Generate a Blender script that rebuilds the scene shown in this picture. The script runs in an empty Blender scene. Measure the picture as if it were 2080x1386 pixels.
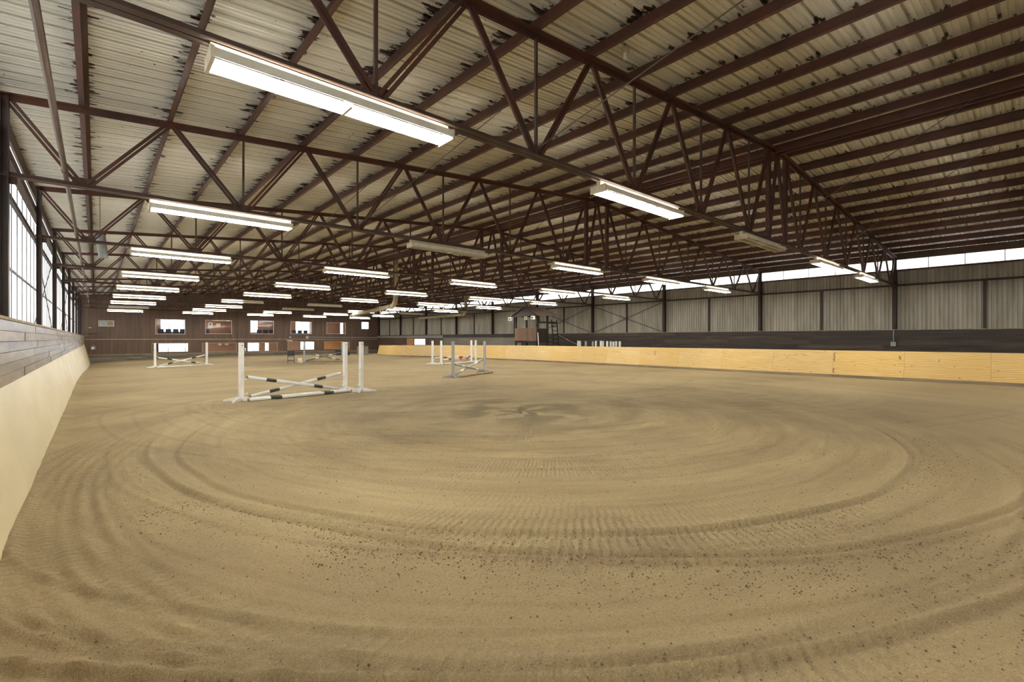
import bpy, math, random
import numpy as np
from mathutils import Vector, Matrix

random.seed(7)
rng = np.random.default_rng(7)
scene = bpy.context.scene
COL = scene.collection

# ------------------------------------------------------------------ camera, world, exposure
CAM_H = 1.68
cd = bpy.data.cameras.new('camera')
cam = bpy.data.objects.new('camera', cd)
COL.objects.link(cam)
cam.location = (0, 0, CAM_H)
cam.rotation_euler = (math.pi / 2, 0, -0.7233)
cd.sensor_width = 36.0
cd.sensor_fit = 'HORIZONTAL'
cd.lens = 36.0 * 957.8 / 2080.0
cd.shift_y = -5.0 / 2080.0
cd.clip_start = 0.05
cd.clip_end = 400
scene.camera = cam

SKY = 6.0          # overcast sky radiance
LAMP = 70.0        # fluorescent tube radiance
world = bpy.data.worlds.new('overcast')
scene.world = world
world.use_nodes = True
bg = world.node_tree.nodes['Background']
bg.inputs['Color'].default_value = (0.93, 0.96, 1.0, 1)
bg.inputs['Strength'].default_value = SKY

vs = scene.view_settings
vs.view_transform = 'Standard'
vs.look = 'None'
vs.exposure = 0.95
vs.gamma = 1.0
vs.use_curve_mapping = False
scene.cycles.use_denoising = True
scene.cycles.max_bounces = 6
scene.cycles.diffuse_bounces = 4
scene.cycles.glossy_bounces = 2
scene.cycles.adaptive_threshold = 0.04
scene.cycles.sample_clamp_indirect = 8.0

# ------------------------------------------------------------------ dimensions (metres)
S = 6.096
def TY(k): return 4.798 + (k - 1) * S          # truss k, 1 = nearest in view
YF = TY(10)                                     # far wall
YB = TY(-1)                                     # wall behind the viewpoint
XC = 13.76                                      # ridge
XL, XR = -1.05, 28.57                           # faces of the columns
PITCH = 0.0805
CH = 4.25                                       # underside of bottom chords
EAVE = 5.45                                     # underside of top chord at the eave
def topz(x): return EAVE + (min(x, 2 * XC - x) + 1.09) * PITCH

# ------------------------------------------------------------------ materials
MATS = {}
def newmat(name):
    m = bpy.data.materials.new(name)
    m.use_nodes = True
    nt = m.node_tree
    return m, nt, nt.nodes['Principled BSDF']

def N(nt, kind, **kw):
    n = nt.nodes.new(kind)
    for k, v in kw.items():
        setattr(n, k, v)
    return n

def mth(nt, op, a, b=None, c=None, clamp=False):
    n = nt.nodes.new('ShaderNodeMath'); n.operation = op; n.use_clamp = clamp
    for i, v in enumerate((a, b, c)):
        if v is None: continue
        if isinstance(v, (int, float)): n.inputs[i].default_value = v
        else: nt.links.new(v, n.inputs[i])
    return n.outputs[0]

def mixc(nt, fac, a, b):
    n = nt.nodes.new('ShaderNodeMix'); n.data_type = 'RGBA'
    for i, v in ((0, fac), (6, a), (7, b)):
        if isinstance(v, (int, float)): n.inputs[i].default_value = v
        elif isinstance(v, tuple): n.inputs[i].default_value = (*v, 1)
        else: nt.links.new(v, n.inputs[i])
    return n.outputs[2]

def position(nt, scale=(1, 1, 1), local=False):
    if local:
        src = N(nt, 'ShaderNodeTexCoord').outputs['Object']
    else:
        src = N(nt, 'ShaderNodeNewGeometry').outputs['Position']
    mp = N(nt, 'ShaderNodeMapping')
    mp.inputs['Scale'].default_value = scale
    nt.links.new(src, mp.inputs['Vector'])
    return mp.outputs['Vector']

def noise(nt, vec, scale=1.0, detail=4.0, rough=0.55):
    n = N(nt, 'ShaderNodeTexNoise')
    n.inputs['Scale'].default_value = scale
    n.inputs['Detail'].default_value = detail
    n.inputs['Roughness'].default_value = rough
    nt.links.new(vec, n.inputs['Vector'])
    return n.outputs['Fac']

def ramp(nt, fac, p0, p1):
    n = N(nt, 'ShaderNodeMapRange'); n.clamp = True
    n.inputs['From Min'].default_value = p0
    n.inputs['From Max'].default_value = p1
    nt.links.new(fac, n.inputs['Value'])
    return n.outputs['Result']

def bump(nt, bsdf, h, strength=0.3, dist=0.01):
    b = N(nt, 'ShaderNodeBump')
    b.inputs['Strength'].default_value = strength
    b.inputs['Distance'].default_value = dist
    nt.links.new(h, b.inputs['Height'])
    nt.links.new(b.outputs['Normal'], bsdf.inputs['Normal'])

def M(name, c1, c2=None, scale=3.0, rough=0.6, metal=0.0, stretch=(1, 1, 1), vary=0.0, bmp=0.0, lo=0.35, hi=0.65, local=False):
    """two-tone noise material; vary = lightness change from piece to piece"""
    if name in MATS: return MATS[name]
    m, nt, b = newmat(name)
    c2 = c2 or tuple(v * 0.75 for v in c1)
    f = noise(nt, position(nt, stretch, local), scale, 5.0)
    col = mixc(nt, ramp(nt, f, lo, hi), c1, c2)
    if vary:
        oi = N(nt, 'ShaderNodeObjectInfo')
        hs = N(nt, 'ShaderNodeHueSaturation')
        v = mth(nt, 'MULTIPLY_ADD', oi.outputs['Random'], 2 * vary, 1 - vary)
        nt.links.new(v, hs.inputs['Value'])
        nt.links.new(col, hs.inputs['Color'])
        col = hs.outputs['Color']
    nt.links.new(col, b.inputs['Base Color'])
    b.inputs['Roughness'].default_value = rough
    b.inputs['Metallic'].default_value = metal
    if bmp: bump(nt, b, f, bmp)
    MATS[name] = m
    return m

steel = M('red_oxide_steel', (0.105, 0.034, 0.022), (0.058, 0.029, 0.021), 2.2, 0.6, vary=0.12)
steel_dust = M('dusty_steel', (0.075, 0.034, 0.024), (0.085, 0.062, 0.045), 3.0, 0.75, vary=0.1)
column_m = M('column_steel', (0.045, 0.021, 0.016), (0.028, 0.018, 0.015), 2.0, 0.6)
pipe_m = M('pipe_brown', (0.125, 0.07, 0.04), (0.085, 0.047, 0.028), 2.0, 0.5)
fixture_m = M('fixture_enamel', (0.62, 0.55, 0.40), (0.50, 0.43, 0.30), 6.0, 0.45)
reflector_m = M('reflector_enamel', (0.80, 0.78, 0.70), (0.66, 0.62, 0.52), 5.0, 0.35)
dead_tube_m = M('dead_tube', (0.62, 0.58, 0.47), (0.55, 0.5, 0.4), 5.0, 0.3)
kick_left_m = M('kick_paint', (0.80, 0.69, 0.43), (0.72, 0.61, 0.37), 1.3, 0.42, stretch=(1, .5, 1.4), vary=0.03)
plank_left_m = M('plank_weathered', (0.44, 0.37, 0.28), (0.27, 0.225, 0.175), 2.4, 0.3, stretch=(4, .5, 5), vary=0.22, bmp=0.15)
cap_m = M('ledge_dusty', (0.40, 0.32, 0.20), (0.25, 0.19, 0.12), 5.0, 0.8)
plank_dark_m = M('plank_dark', (0.062, 0.044, 0.032), (0.026, 0.019, 0.015), 2.0, 0.6, stretch=(4, .35, 6), vary=0.35)
plank_grey_m = M('plank_grey', (0.26, 0.24, 0.20), (0.20, 0.18, 0.15), 1.6, 0.7, stretch=(1, .4, 3), vary=0.1)
metal_wall_m = M('wall_sheet', (0.40, 0.375, 0.315), (0.28, 0.255, 0.205), 1.1, 0.5, metal=0.15, stretch=(1, 3, .4), vary=0.10)
siding_m = M('brown_siding', (0.130, 0.076, 0.050), (0.090, 0.055, 0.038), 1.2, 0.6, stretch=(5, 1, .3), vary=0.10)
base_grey_m = M('grey_baseboard', (0.19, 0.165, 0.13), (0.12, 0.105, 0.085), 1.2, 0.8, stretch=(.6, 1, 4), vary=0.15)
sill_m = M('barrier_sill', (0.32, 0.25, 0.165), (0.22, 0.17, 0.115), 1.5, 0.8, stretch=(1, .5, 3), vary=.12)
trim_tan_m = M('trim_tan', (0.36, 0.27, 0.16), (0.26, 0.19, 0.11), 2.0, 0.6)
white_paint = M('white_paint', (0.88, 0.88, 0.87), (0.78, 0.77, 0.73), 5.0, 0.4, local=True)
grey_paint = M('grey_paint', (0.42, 0.43, 0.45), (0.33, 0.34, 0.35), 5.0, 0.45, local=True)
grey_dark_paint = M('dark_grey_paint', (0.20, 0.20, 0.20), (0.15, 0.15, 0.15), 5.0, 0.45, local=True)
black_tape = M('black_tape', (0.035, 0.037, 0.037), (0.06, 0.06, 0.058), 14.0, 0.5, local=True)
red_tape = M('red_tape', (0.45, 0.045, 0.03), (0.35, 0.04, 0.03), 14.0, 0.5, local=True)
bare_wood = M('bare_wood', (0.42, 0.30, 0.16), (0.32, 0.22, 0.11), 6.0, 0.6, local=True)
black_plastic = M('black_plastic', (0.018, 0.018, 0.02), (0.03, 0.03, 0.032), 6.0, 0.5)
hut_wood = M('hut_wood', (0.17, 0.10, 0.06), (0.11, 0.066, 0.042), 2.0, 0.7, stretch=(3, 3, .6), vary=0.2)
hut_dark = M('hut_dark', (0.026, 0.017, 0.011), (0.016, 0.011, 0.008), 2.0, 0.7)
hut_roof = M('hut_roof', (0.20, 0.125, 0.075), (0.15, 0.09, 0.055), 2.0, 0.7)
duct_m = M('duct_beige', (0.42, 0.36, 0.24), (0.33, 0.27, 0.17), 2.0, 0.5, vary=.05)
frame_white = M('window_frame', (0.6, 0.57, 0.5), (0.5, 0.46, 0.4), 4.0, 0.5)
room_wall = M('lounge_wall', (0.30, 0.165, 0.12), (0.25, 0.14, 0.105), 1.0, 0.7)
room_wood = M('lounge_panelling', (0.50, 0.26, 0.11), (0.40, 0.20, 0.085), 1.2, 0.5, stretch=(.6, 1, 5))
room_floor = M('lounge_floor', (0.28, 0.25, 0.24), (0.22, 0.20, 0.19), 1.0, 0.6)
room_ceil = M('lounge_ceiling', (0.55, 0.5, 0.46), (0.5, 0.46, 0.42), 1.0, 0.8)
chair_blue = M('chair_blue', (0.06, 0.075, 0.13), (0.05, 0.06, 0.10), 5.0, 0.7)
ground_m = M('outside_ground', (0.35, 0.36, 0.33), (0.28, 0.3, 0.26), 0.5, 0.9)
cable_m = M('cable', (0.13, 0.10, 0.075), (0.09, 0.07, 0.05), 5.0, 0.6)
grey_metal = M('grey_metal', (0.30, 0.31, 0.30), (0.24, 0.25, 0.24), 4.0, 0.45, metal=0.3)

def make_glass():
    m, nt, b = newmat('window_glass')
    nt.nodes.remove(b)
    out = nt.nodes['Material Output']
    tr = N(nt, 'ShaderNodeBsdfTransparent'); tr.inputs['Color'].default_value = (0.90, 0.93, 0.96, 1)
    gl = N(nt, 'ShaderNodeBsdfGlossy'); gl.inputs['Roughness'].default_value = 0.04
    fr = N(nt, 'ShaderNodeFresnel'); fr.inputs['IOR'].default_value = 1.45
    mx = N(nt, 'ShaderNodeMixShader')
    gm = N(nt, 'ShaderNodeNewGeometry')
    nt.links.new(mth(nt, 'MULTIPLY', fr.outputs[0], mth(nt, 'SUBTRACT', 1.0, gm.outputs['Backfacing'])), mx.inputs[0]); nt.links.new(tr.outputs[0], mx.inputs[1]); nt.links.new(gl.outputs[0], mx.inputs[2])
    nt.links.new(mx.outputs[0], out.inputs['Surface'])
    return m
glass = make_glass()

def make_translucent(name, col, tfac, dirt):
    m, nt, b = newmat(name)
    nt.nodes.remove(b)
    out = nt.nodes['Material Output']
    f = ramp(nt, noise(nt, position(nt, (1, 2, .5)), 2.0, 5.0), 0.45, 0.75)
    c = mixc(nt, f, col, dirt)
    tl = N(nt, 'ShaderNodeBsdfTranslucent'); df = N(nt, 'ShaderNodeBsdfDiffuse')
    nt.links.new(c, tl.inputs['Color']); nt.links.new(c, df.inputs['Color'])
    mx = N(nt, 'ShaderNodeMixShader'); mx.inputs[0].default_value = tfac
    nt.links.new(df.outputs[0], mx.inputs[1]); nt.links.new(tl.outputs[0], mx.inputs[2])
    nt.links.new(mx.outputs[0], out.inputs['Surface'])
    return m
fibreglass = make_translucent('fibreglass', (0.80, 0.82, 0.82), 0.24, (0.60, 0.57, 0.50))
clear_strip = make_translucent('clear_strip', (0.92, 0.93, 0.93), 0.75, (0.8, 0.76, 0.68))

def make_emit(name, col, s):
    m, nt, b = newmat(name)
    b.inputs['Base Color'].default_value = (0.8, 0.8, 0.8, 1)
    b.inputs['Emission Color'].default_value = (*col, 1)
    b.inputs['Emission Strength'].default_value = s
    return m
tube_m = make_emit('lit_tube', (1.0, 0.965, 0.885), LAMP)
added_lamp_m = make_emit('added_room_lamp', (1.0, 0.78, 0.52), 60.0)

def make_roof():
    m, nt, b = newmat('roof_sheet')
    pos = position(nt)
    sx = N(nt, 'ShaderNodeSeparateXYZ'); nt.links.new(pos, sx.inputs[0])
    streak = noise(nt, position(nt, (.35, 5, 1)), 1.6, 6.0, 0.65)
    big = noise(nt, position(nt, (.6, .6, 1)), 0.6, 3.0)
    c = mixc(nt, ramp(nt, streak, 0.35, 0.75), (0.76, 0.755, 0.69), (0.55, 0.53, 0.45))
    c = mixc(nt, ramp(nt, big, 0.5, 0.75), c, (0.64, 0.60, 0.48))
    # flaking dirt patches that spread from the purlins
    fr = mth(nt, 'FRACT', mth(nt, 'ADD', mth(nt, 'DIVIDE', mth(nt, 'SUBTRACT', sx.outputs[0], 13.16), 1.21), 50.5))
    d = mth(nt, 'MULTIPLY', mth(nt, 'ABSOLUTE', mth(nt, 'SUBTRACT', fr, 0.5)), 1.21)
    n1 = noise(nt, position(nt, (1.3, 4.5, 1)), 1.5, 6.0, 0.62)
    side = N(nt, 'ShaderNodeMapRange'); side.inputs['From Min'].default_value = 5.0; side.inputs['From Max'].default_value = 12.0
    side.inputs['To Min'].default_value = 0.482; side.inputs['To Max'].default_value = 0.535
    nt.links.new(sx.outputs[0], side.inputs['Value'])
    v = mth(nt, 'SUBTRACT', mth(nt, 'SUBTRACT', n1, mth(nt, 'MULTIPLY', d, 0.62)), side.outputs['Result'])
    c = mixc(nt, ramp(nt, v, 0.0, 0.03), c, (0.055, 0.032, 0.024))
    spots = noise(nt, position(nt, (1, 1, 1)), 9.0, 2.0)
    c = mixc(nt, ramp(nt, spots, 0.72, 0.76), c, (0.12, 0.08, 0.06))
    nt.links.new(c, b.inputs['Base Color'])
    b.inputs['Roughness'].default_value = 0.38
    b.inputs['Metallic'].default_value = 0.1
    return m
roof_m = make_roof()

def make_ply():
    m, nt, b = newmat('plywood')
    oi = N(nt, 'ShaderNodeObjectInfo')
    add = N(nt, 'ShaderNodeVectorMath'); add.operation = 'MULTIPLY_ADD'
    geo = N(nt, 'ShaderNodeNewGeometry')
    nt.links.new(oi.outputs['Random'], add.inputs[0]); add.inputs[1].default_value = (0, 37, 11)
    nt.links.new(geo.outputs['Position'], add.inputs[2])
    mp = N(nt, 'ShaderNodeMapping'); mp.inputs['Scale'].default_value = (1, .55, 3.4)
    nt.links.new(add.outputs[0], mp.inputs['Vector'])
    w = N(nt, 'ShaderNodeTexWave'); w.bands_direction = 'Z'
    w.inputs['Scale'].default_value = 1.5; w.inputs['Distortion'].default_value = 14.0
    w.inputs['Detail'].default_value = 3.0; w.inputs['Detail Scale'].default_value = 0.7
    nt.links.new(mp.outputs[0], w.inputs['Vector'])
    n2 = noise(nt, mp.outputs[0], 1.2, 5.0)
    base = mixc(nt, oi.outputs['Random'], (0.74, 0.50, 0.17), (0.76, 0.58, 0.28))
    c = mixc(nt, ramp(nt, w.outputs['Fac'], 0.55, 1.0), base, (0.58, 0.36, 0.11))
    c = mixc(nt, mth(nt, 'MULTIPLY', ramp(nt, n2, 0.5, 0.8), 0.55), c, (0.76, 0.62, 0.36))
    vo = N(nt, 'ShaderNodeTexVoronoi'); vo.inputs['Scale'].default_value = 1.5
    mp2 = N(nt, 'ShaderNodeMapping'); mp2.inputs['Scale'].default_value = (1, 1.6, 3.6)
    nt.links.new(add.outputs[0], mp2.inputs['Vector']); nt.links.new(mp2.outputs[0], vo.inputs['Vector'])
    k = ramp(nt, vo.outputs['Distance'], 0.085, 0.055)
    c = mixc(nt, k, c, (0.13, 0.06, 0.025))
    nt.links.new(c, b.inputs['Base Color']); b.inputs['Roughness'].default_value = 0.55
    return m
plywood = make_ply()

def make_sand():
    m, nt, b = newmat('raked_sand')
    geo = N(nt, 'ShaderNodeNewGeometry')
    pos = geo.outputs['Position']
    sx = N(nt, 'ShaderNodeSeparateXYZ'); nt.links.new(pos, sx.inputs[0])
    # polar coordinates round the middle of the dragged circle
    dx = mth(nt, 'SUBTRACT', sx.outputs[0], 7.4)
    dy = mth(nt, 'SUBTRACT', sx.outputs[1], 8.0)
    r = mth(nt, 'SQRT', mth(nt, 'ADD', mth(nt, 'MULTIPLY', dx, dx), mth(nt, 'MULTIPLY', dy, dy)))
    th = mth(nt, 'ARCTAN2', dy, dx)
    pc = N(nt, 'ShaderNodeCombineXYZ')
    nt.links.new(mth(nt, 'MULTIPLY', r, 1.0), pc.inputs[0]); nt.links.new(mth(nt, 'MULTIPLY', th, 1.1), pc.inputs[1])
    band = noise(nt, pc.outputs[0], 1.5, 4.0, 0.6)           # broad streaks along the passes
    pc2 = N(nt, 'ShaderNodeCombineXYZ')
    nt.links.new(mth(nt, 'MULTIPLY', r, 7.0), pc2.inputs[0]); nt.links.new(mth(nt, 'MULTIPLY', th, 3.0), pc2.inputs[1])
    fine = noise(nt, pc2.outputs[0], 1.0, 4.0, 0.6)
    damp = noise(nt, position(nt, (1, 1, 1)), 0.33, 4.0, 0.6)
    far = noise(nt, position(nt, (.22, 1, 1)), 0.8, 4.0, 0.6)
    grain = noise(nt, pos, 55.0, 3.0, 0.7)
    clod = noise(nt, pos, 16.0, 3.0, 0.6)
    at = N(nt, 'ShaderNodeAttribute'); at.attribute_name = 'loose'
    core = ramp(nt, r, 0.6, 3.2)
    c = mixc(nt, mth(nt, 'MULTIPLY', ramp(nt, band, 0.35, 0.7), mth(nt, 'MULTIPLY_ADD', core, .6, .4)), (0.43, 0.335, 0.168), (0.305, 0.224, 0.11))
    c = mixc(nt, mth(nt, 'MULTIPLY', mth(nt, 'MULTIPLY', ramp(nt, fine, 0.4, 0.7), core), 0.45), c, (0.26, 0.185, 0.09))
    c = mixc(nt, mth(nt, 'MULTIPLY', ramp(nt, damp, 0.5, 0.66), 0.65), c, (0.205, 0.148, 0.08))
    outer = mth(nt, 'MULTIPLY', ramp(nt, mth(nt, 'ADD', r, mth(nt, 'MULTIPLY', damp, 2.5)), 7.9, 9.4), ramp(nt, sx.outputs[1], 6.0, 3.0))
    c = mixc(nt, mth(nt, 'MULTIPLY', outer, 0.45), c, (0.235, 0.168, 0.085))
    c = mixc(nt, mth(nt, 'MULTIPLY', ramp(nt, far, 0.5, 0.7), 0.35), c, (0.25, 0.185, 0.095))
    c = mixc(nt, mth(nt, 'MULTIPLY', at.outputs['Fac'], 0.75), c, (0.20, 0.145, 0.075))
    c = mixc(nt, mth(nt, 'MULTIPLY', ramp(nt, grain, 0.45, 0.62), 0.5), c, (0.20, 0.14, 0.07))
    gr2 = noise(nt, pos, 130.0, 2.0, 0.7)
    c = mixc(nt, mth(nt, 'MULTIPLY', ramp(nt, gr2, 0.5, 0.66), 0.4), c, (0.50, 0.39, 0.21))
    c = mixc(nt, mth(nt, 'MULTIPLY', ramp(nt, clod, 0.70, 0.76), 0.8), c, (0.10, 0.065, 0.033))
    nt.links.new(c, b.inputs['Base Color'])
    b.inputs['Roughness'].default_value = 0.9
    # drag-chain ripples across the passes, in patches, plus grain
    ph = mth(nt, 'MULTIPLY', mth(nt, 'FLOOR', mth(nt, 'MULTIPLY', r, 2.3)), 2.1)
    rip = mth(nt, 'SINE', mth(nt, 'ADD', mth(nt, 'ADD', mth(nt, 'MULTIPLY', th, 560.0), mth(nt, 'MULTIPLY', r, 14.0)), ph))
    rmask = mth(nt, 'MULTIPLY', ramp(nt, noise(nt, pc.outputs[0], 1.1, 2.0), 0.44, 0.6), ramp(nt, r, 11.5, 10.0))
    rl = mth(nt, 'SINE', mth(nt, 'MULTIPLY', r, 62.0))
    lmask = ramp(nt, noise(nt, position(nt, (1, 1, 1)), 0.45, 2.0), 0.45, 0.6)
    h = mth(nt, 'MULTIPLY', mth(nt, 'MULTIPLY', rip, rmask), 0.65)
    h = mth(nt, 'ADD', h, mth(nt, 'MULTIPLY', mth(nt, 'MULTIPLY', rl, lmask), 0.12))
    h = mth(nt, 'ADD', h, mth(nt, 'MULTIPLY', grain, 0.9))
    h = mth(nt, 'ADD', h, mth(nt, 'MULTIPLY', clod, 0.35))
    bump(nt, b, h, 0.9, 0.016)
    return m
sand_m = make_sand()
clod_m = M('damp_clod', (0.17, 0.118, 0.064), (0.11, 0.075, 0.042), 30.0, 0.9)

# ------------------------------------------------------------------ object helpers
def link(o, parent=None):
    COL.objects.link(o)
    if parent is not None: o.parent = parent
    return o

def root(name, loc, label=None, cat=None, group=None, kind=None):
    o = bpy.data.objects.new(name, None)
    o.empty_display_size = 0.2
    o.location = loc
    tag(o, label, cat, group, kind)
    return link(o)

def tag(o, label=None, cat=None, group=None, kind=None):
    if label: o['label'] = label
    if cat: o['category'] = cat
    if group: o['group'] = group
    if kind: o['kind'] = kind
    return o

def wloc(p):
    v = Vector((0, 0, 0))
    while p is not None:
        v += p.location
        p = p.parent
    return v

def mesh_obj(name, verts, faces, m, parent=None, smooth=False, origin=None):
    """verts in world coordinates; stored relative to origin (default: parent's origin)"""
    base = wloc(parent)
    org = Vector(origin) if origin is not None else base
    me = bpy.data.meshes.new(name)
    me.from_pydata([tuple(Vector(v) - org) for v in verts], [], faces)
    me.materials.append(m)
    if smooth: me.polygons.foreach_set('use_smooth', [True] * len(me.polygons))
    me.validate()
    o = bpy.data.objects.new(name, me)
    o.location = org - base
    return link(o, parent)

BOXF = [(0, 3, 2, 1), (4, 5, 6, 7), (0, 1, 5, 4), (1, 2, 6, 5), (2, 3, 7, 6), (3, 0, 4, 7)]
CACHE = {}
def boxmesh(sx, sy, sz, m):
    key = ('box', round(sx, 4), round(sy, 4), round(sz, 4), m.name)
    if key not in CACHE:
        a, b_, c = sx / 2, sy / 2, sz / 2
        me = bpy.data.meshes.new('board')
        me.from_pydata([(-a, -b_, -c), (a, -b_, -c), (a, b_, -c), (-a, b_, -c), (-a, -b_, c), (a, -b_, c), (a, b_, c), (-a, b_, c)], [], BOXF)
        me.materials.append(m)
        CACHE[key] = me
    return CACHE[key]

def box(name, c, s, m, parent=None, rot=None):
    o = bpy.data.objects.new(name, boxmesh(*s, m))
    o.location = Vector(c) - wloc(parent)
    if rot: o.rotation_euler = rot
    return link(o, parent)

def box2(name, a, b, m, parent=None):
    a, b = Vector(a), Vector(b)
    return box(name, (a + b) / 2, tuple(b - a), m, parent)

def shared(name, key, build, loc, parent, rot=None):
    """object whose mesh data is shared between alike pieces; build() -> verts, faces, material, smooth"""
    if key not in CACHE:
        v, f, m, sm = build()
        me = bpy.data.meshes.new(name)
        me.from_pydata(v, [], f); me.materials.append(m)
        if sm: me.polygons.foreach_set('use_smooth', [True] * len(me.polygons))
        CACHE[key] = me
    o = bpy.data.objects.new(name, CACHE[key])
    o.location = Vector(loc) - wloc(parent)
    if rot: o.rotation_euler = rot
    return link(o, parent)

def copy_tree(o, parent=None):
    c = o.copy()
    COL.objects.link(c)
    c.parent = parent
    for ch in list(o.children): copy_tree(ch, c)
    return c

def frame_of(p0, p1, up=(0, 0, 1)):
    d = (Vector(p1) - Vector(p0)).normalized()
    u = Vector(up)
    if abs(d.dot(u)) > 0.999: u = Vector((0, 1, 0))
    side = d.cross(u).normalized()
    return d, side, side.cross(d).normalized()

def sweep(p0, p1, polys, up=(0, 0, 1)):
    """extrude 2D polygons (side, up) from p0 to p1"""
    d, s, u = frame_of(p0, p1, up)
    V, F = [], []
    for poly in polys:
        k = len(V); n = len(poly)
        for p in (p0, p1):
            for a, b in poly: V.append(Vector(p) + s * a + u * b)
        for i in range(n):
            j = (i + 1) % n
            F.append((k + i, k + j, k + n + j, k + n + i))
        F.append(tuple(k + i for i in reversed(range(n)))); F.append(tuple(k + n + i for i in range(n)))
    return V, F

def ring(r, n=8): return [(r * math.cos(2 * math.pi * i / n), r * math.sin(2 * math.pi * i / n)) for i in range(n)]
def rect(w, h): return [(-w / 2, -h / 2), (w / 2, -h / 2), (w / 2, h / 2), (-w / 2, h / 2)]

def beam(name, p0, p1, polys, m, parent=None, up=(0, 0, 1), smooth=False):
    V, F = sweep(p0, p1, polys, up)
    return mesh_obj(name, V, F, m, parent, smooth)

def rod(name, p0, p1, r, m, parent=None, n=8): return beam(name, p0, p1, [ring(r, n)], m, parent, smooth=False)

def tube_path(name, pts, r, m, parent=None, n=8):
    V, F = [], []
    pts = [Vector(p) for p in pts]
    for i, p in enumerate(pts):
        a = pts[max(i - 1, 0)]; b = pts[min(i + 1, len(pts) - 1)]
        d, s, u = frame_of(a, b)
        for x, y in ring(r, n): V.append(p + s * x + u * y)
    for i in range(len(pts) - 1):
        for j in range(n):
            k = (j + 1) % n
            F.append((i * n + j, i * n + k, (i + 1) * n + k, (i + 1) * n + j))
    F.append(tuple(reversed(range(n)))); F.append(tuple(range((len(pts) - 1) * n, len(pts) * n)))
    return mesh_obj(name, V, F, m, parent, True)

def angle_pair(leg, t=0.008, gap=0.014, flange_down=True):
    """two steel angles back to back: an inverted T when flange_down"""
    s = 1 if flange_down else -1
    out = []
    for sd in (-1, 1):
        g = gap / 2
        P = [(g, 0), (g + leg, 0), (g + leg, t), (g + t, t), (g + t, leg), (g, leg)]
        P = [(sd * a, s * b) for a, b in P]
        if sd * s < 0: P = P[::-1]
        out.append(P)
    return out

# ------------------------------------------------------------------ sand floor
def floor_z(x, y):
    zf = -0.22 - 0.43 * np.exp(-(np.maximum(x, -1) + .5) / 5)
    t = np.clip((y - 22) / 36, 0, 1)
    return zf * t * t * (3 - 2 * t)

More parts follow.
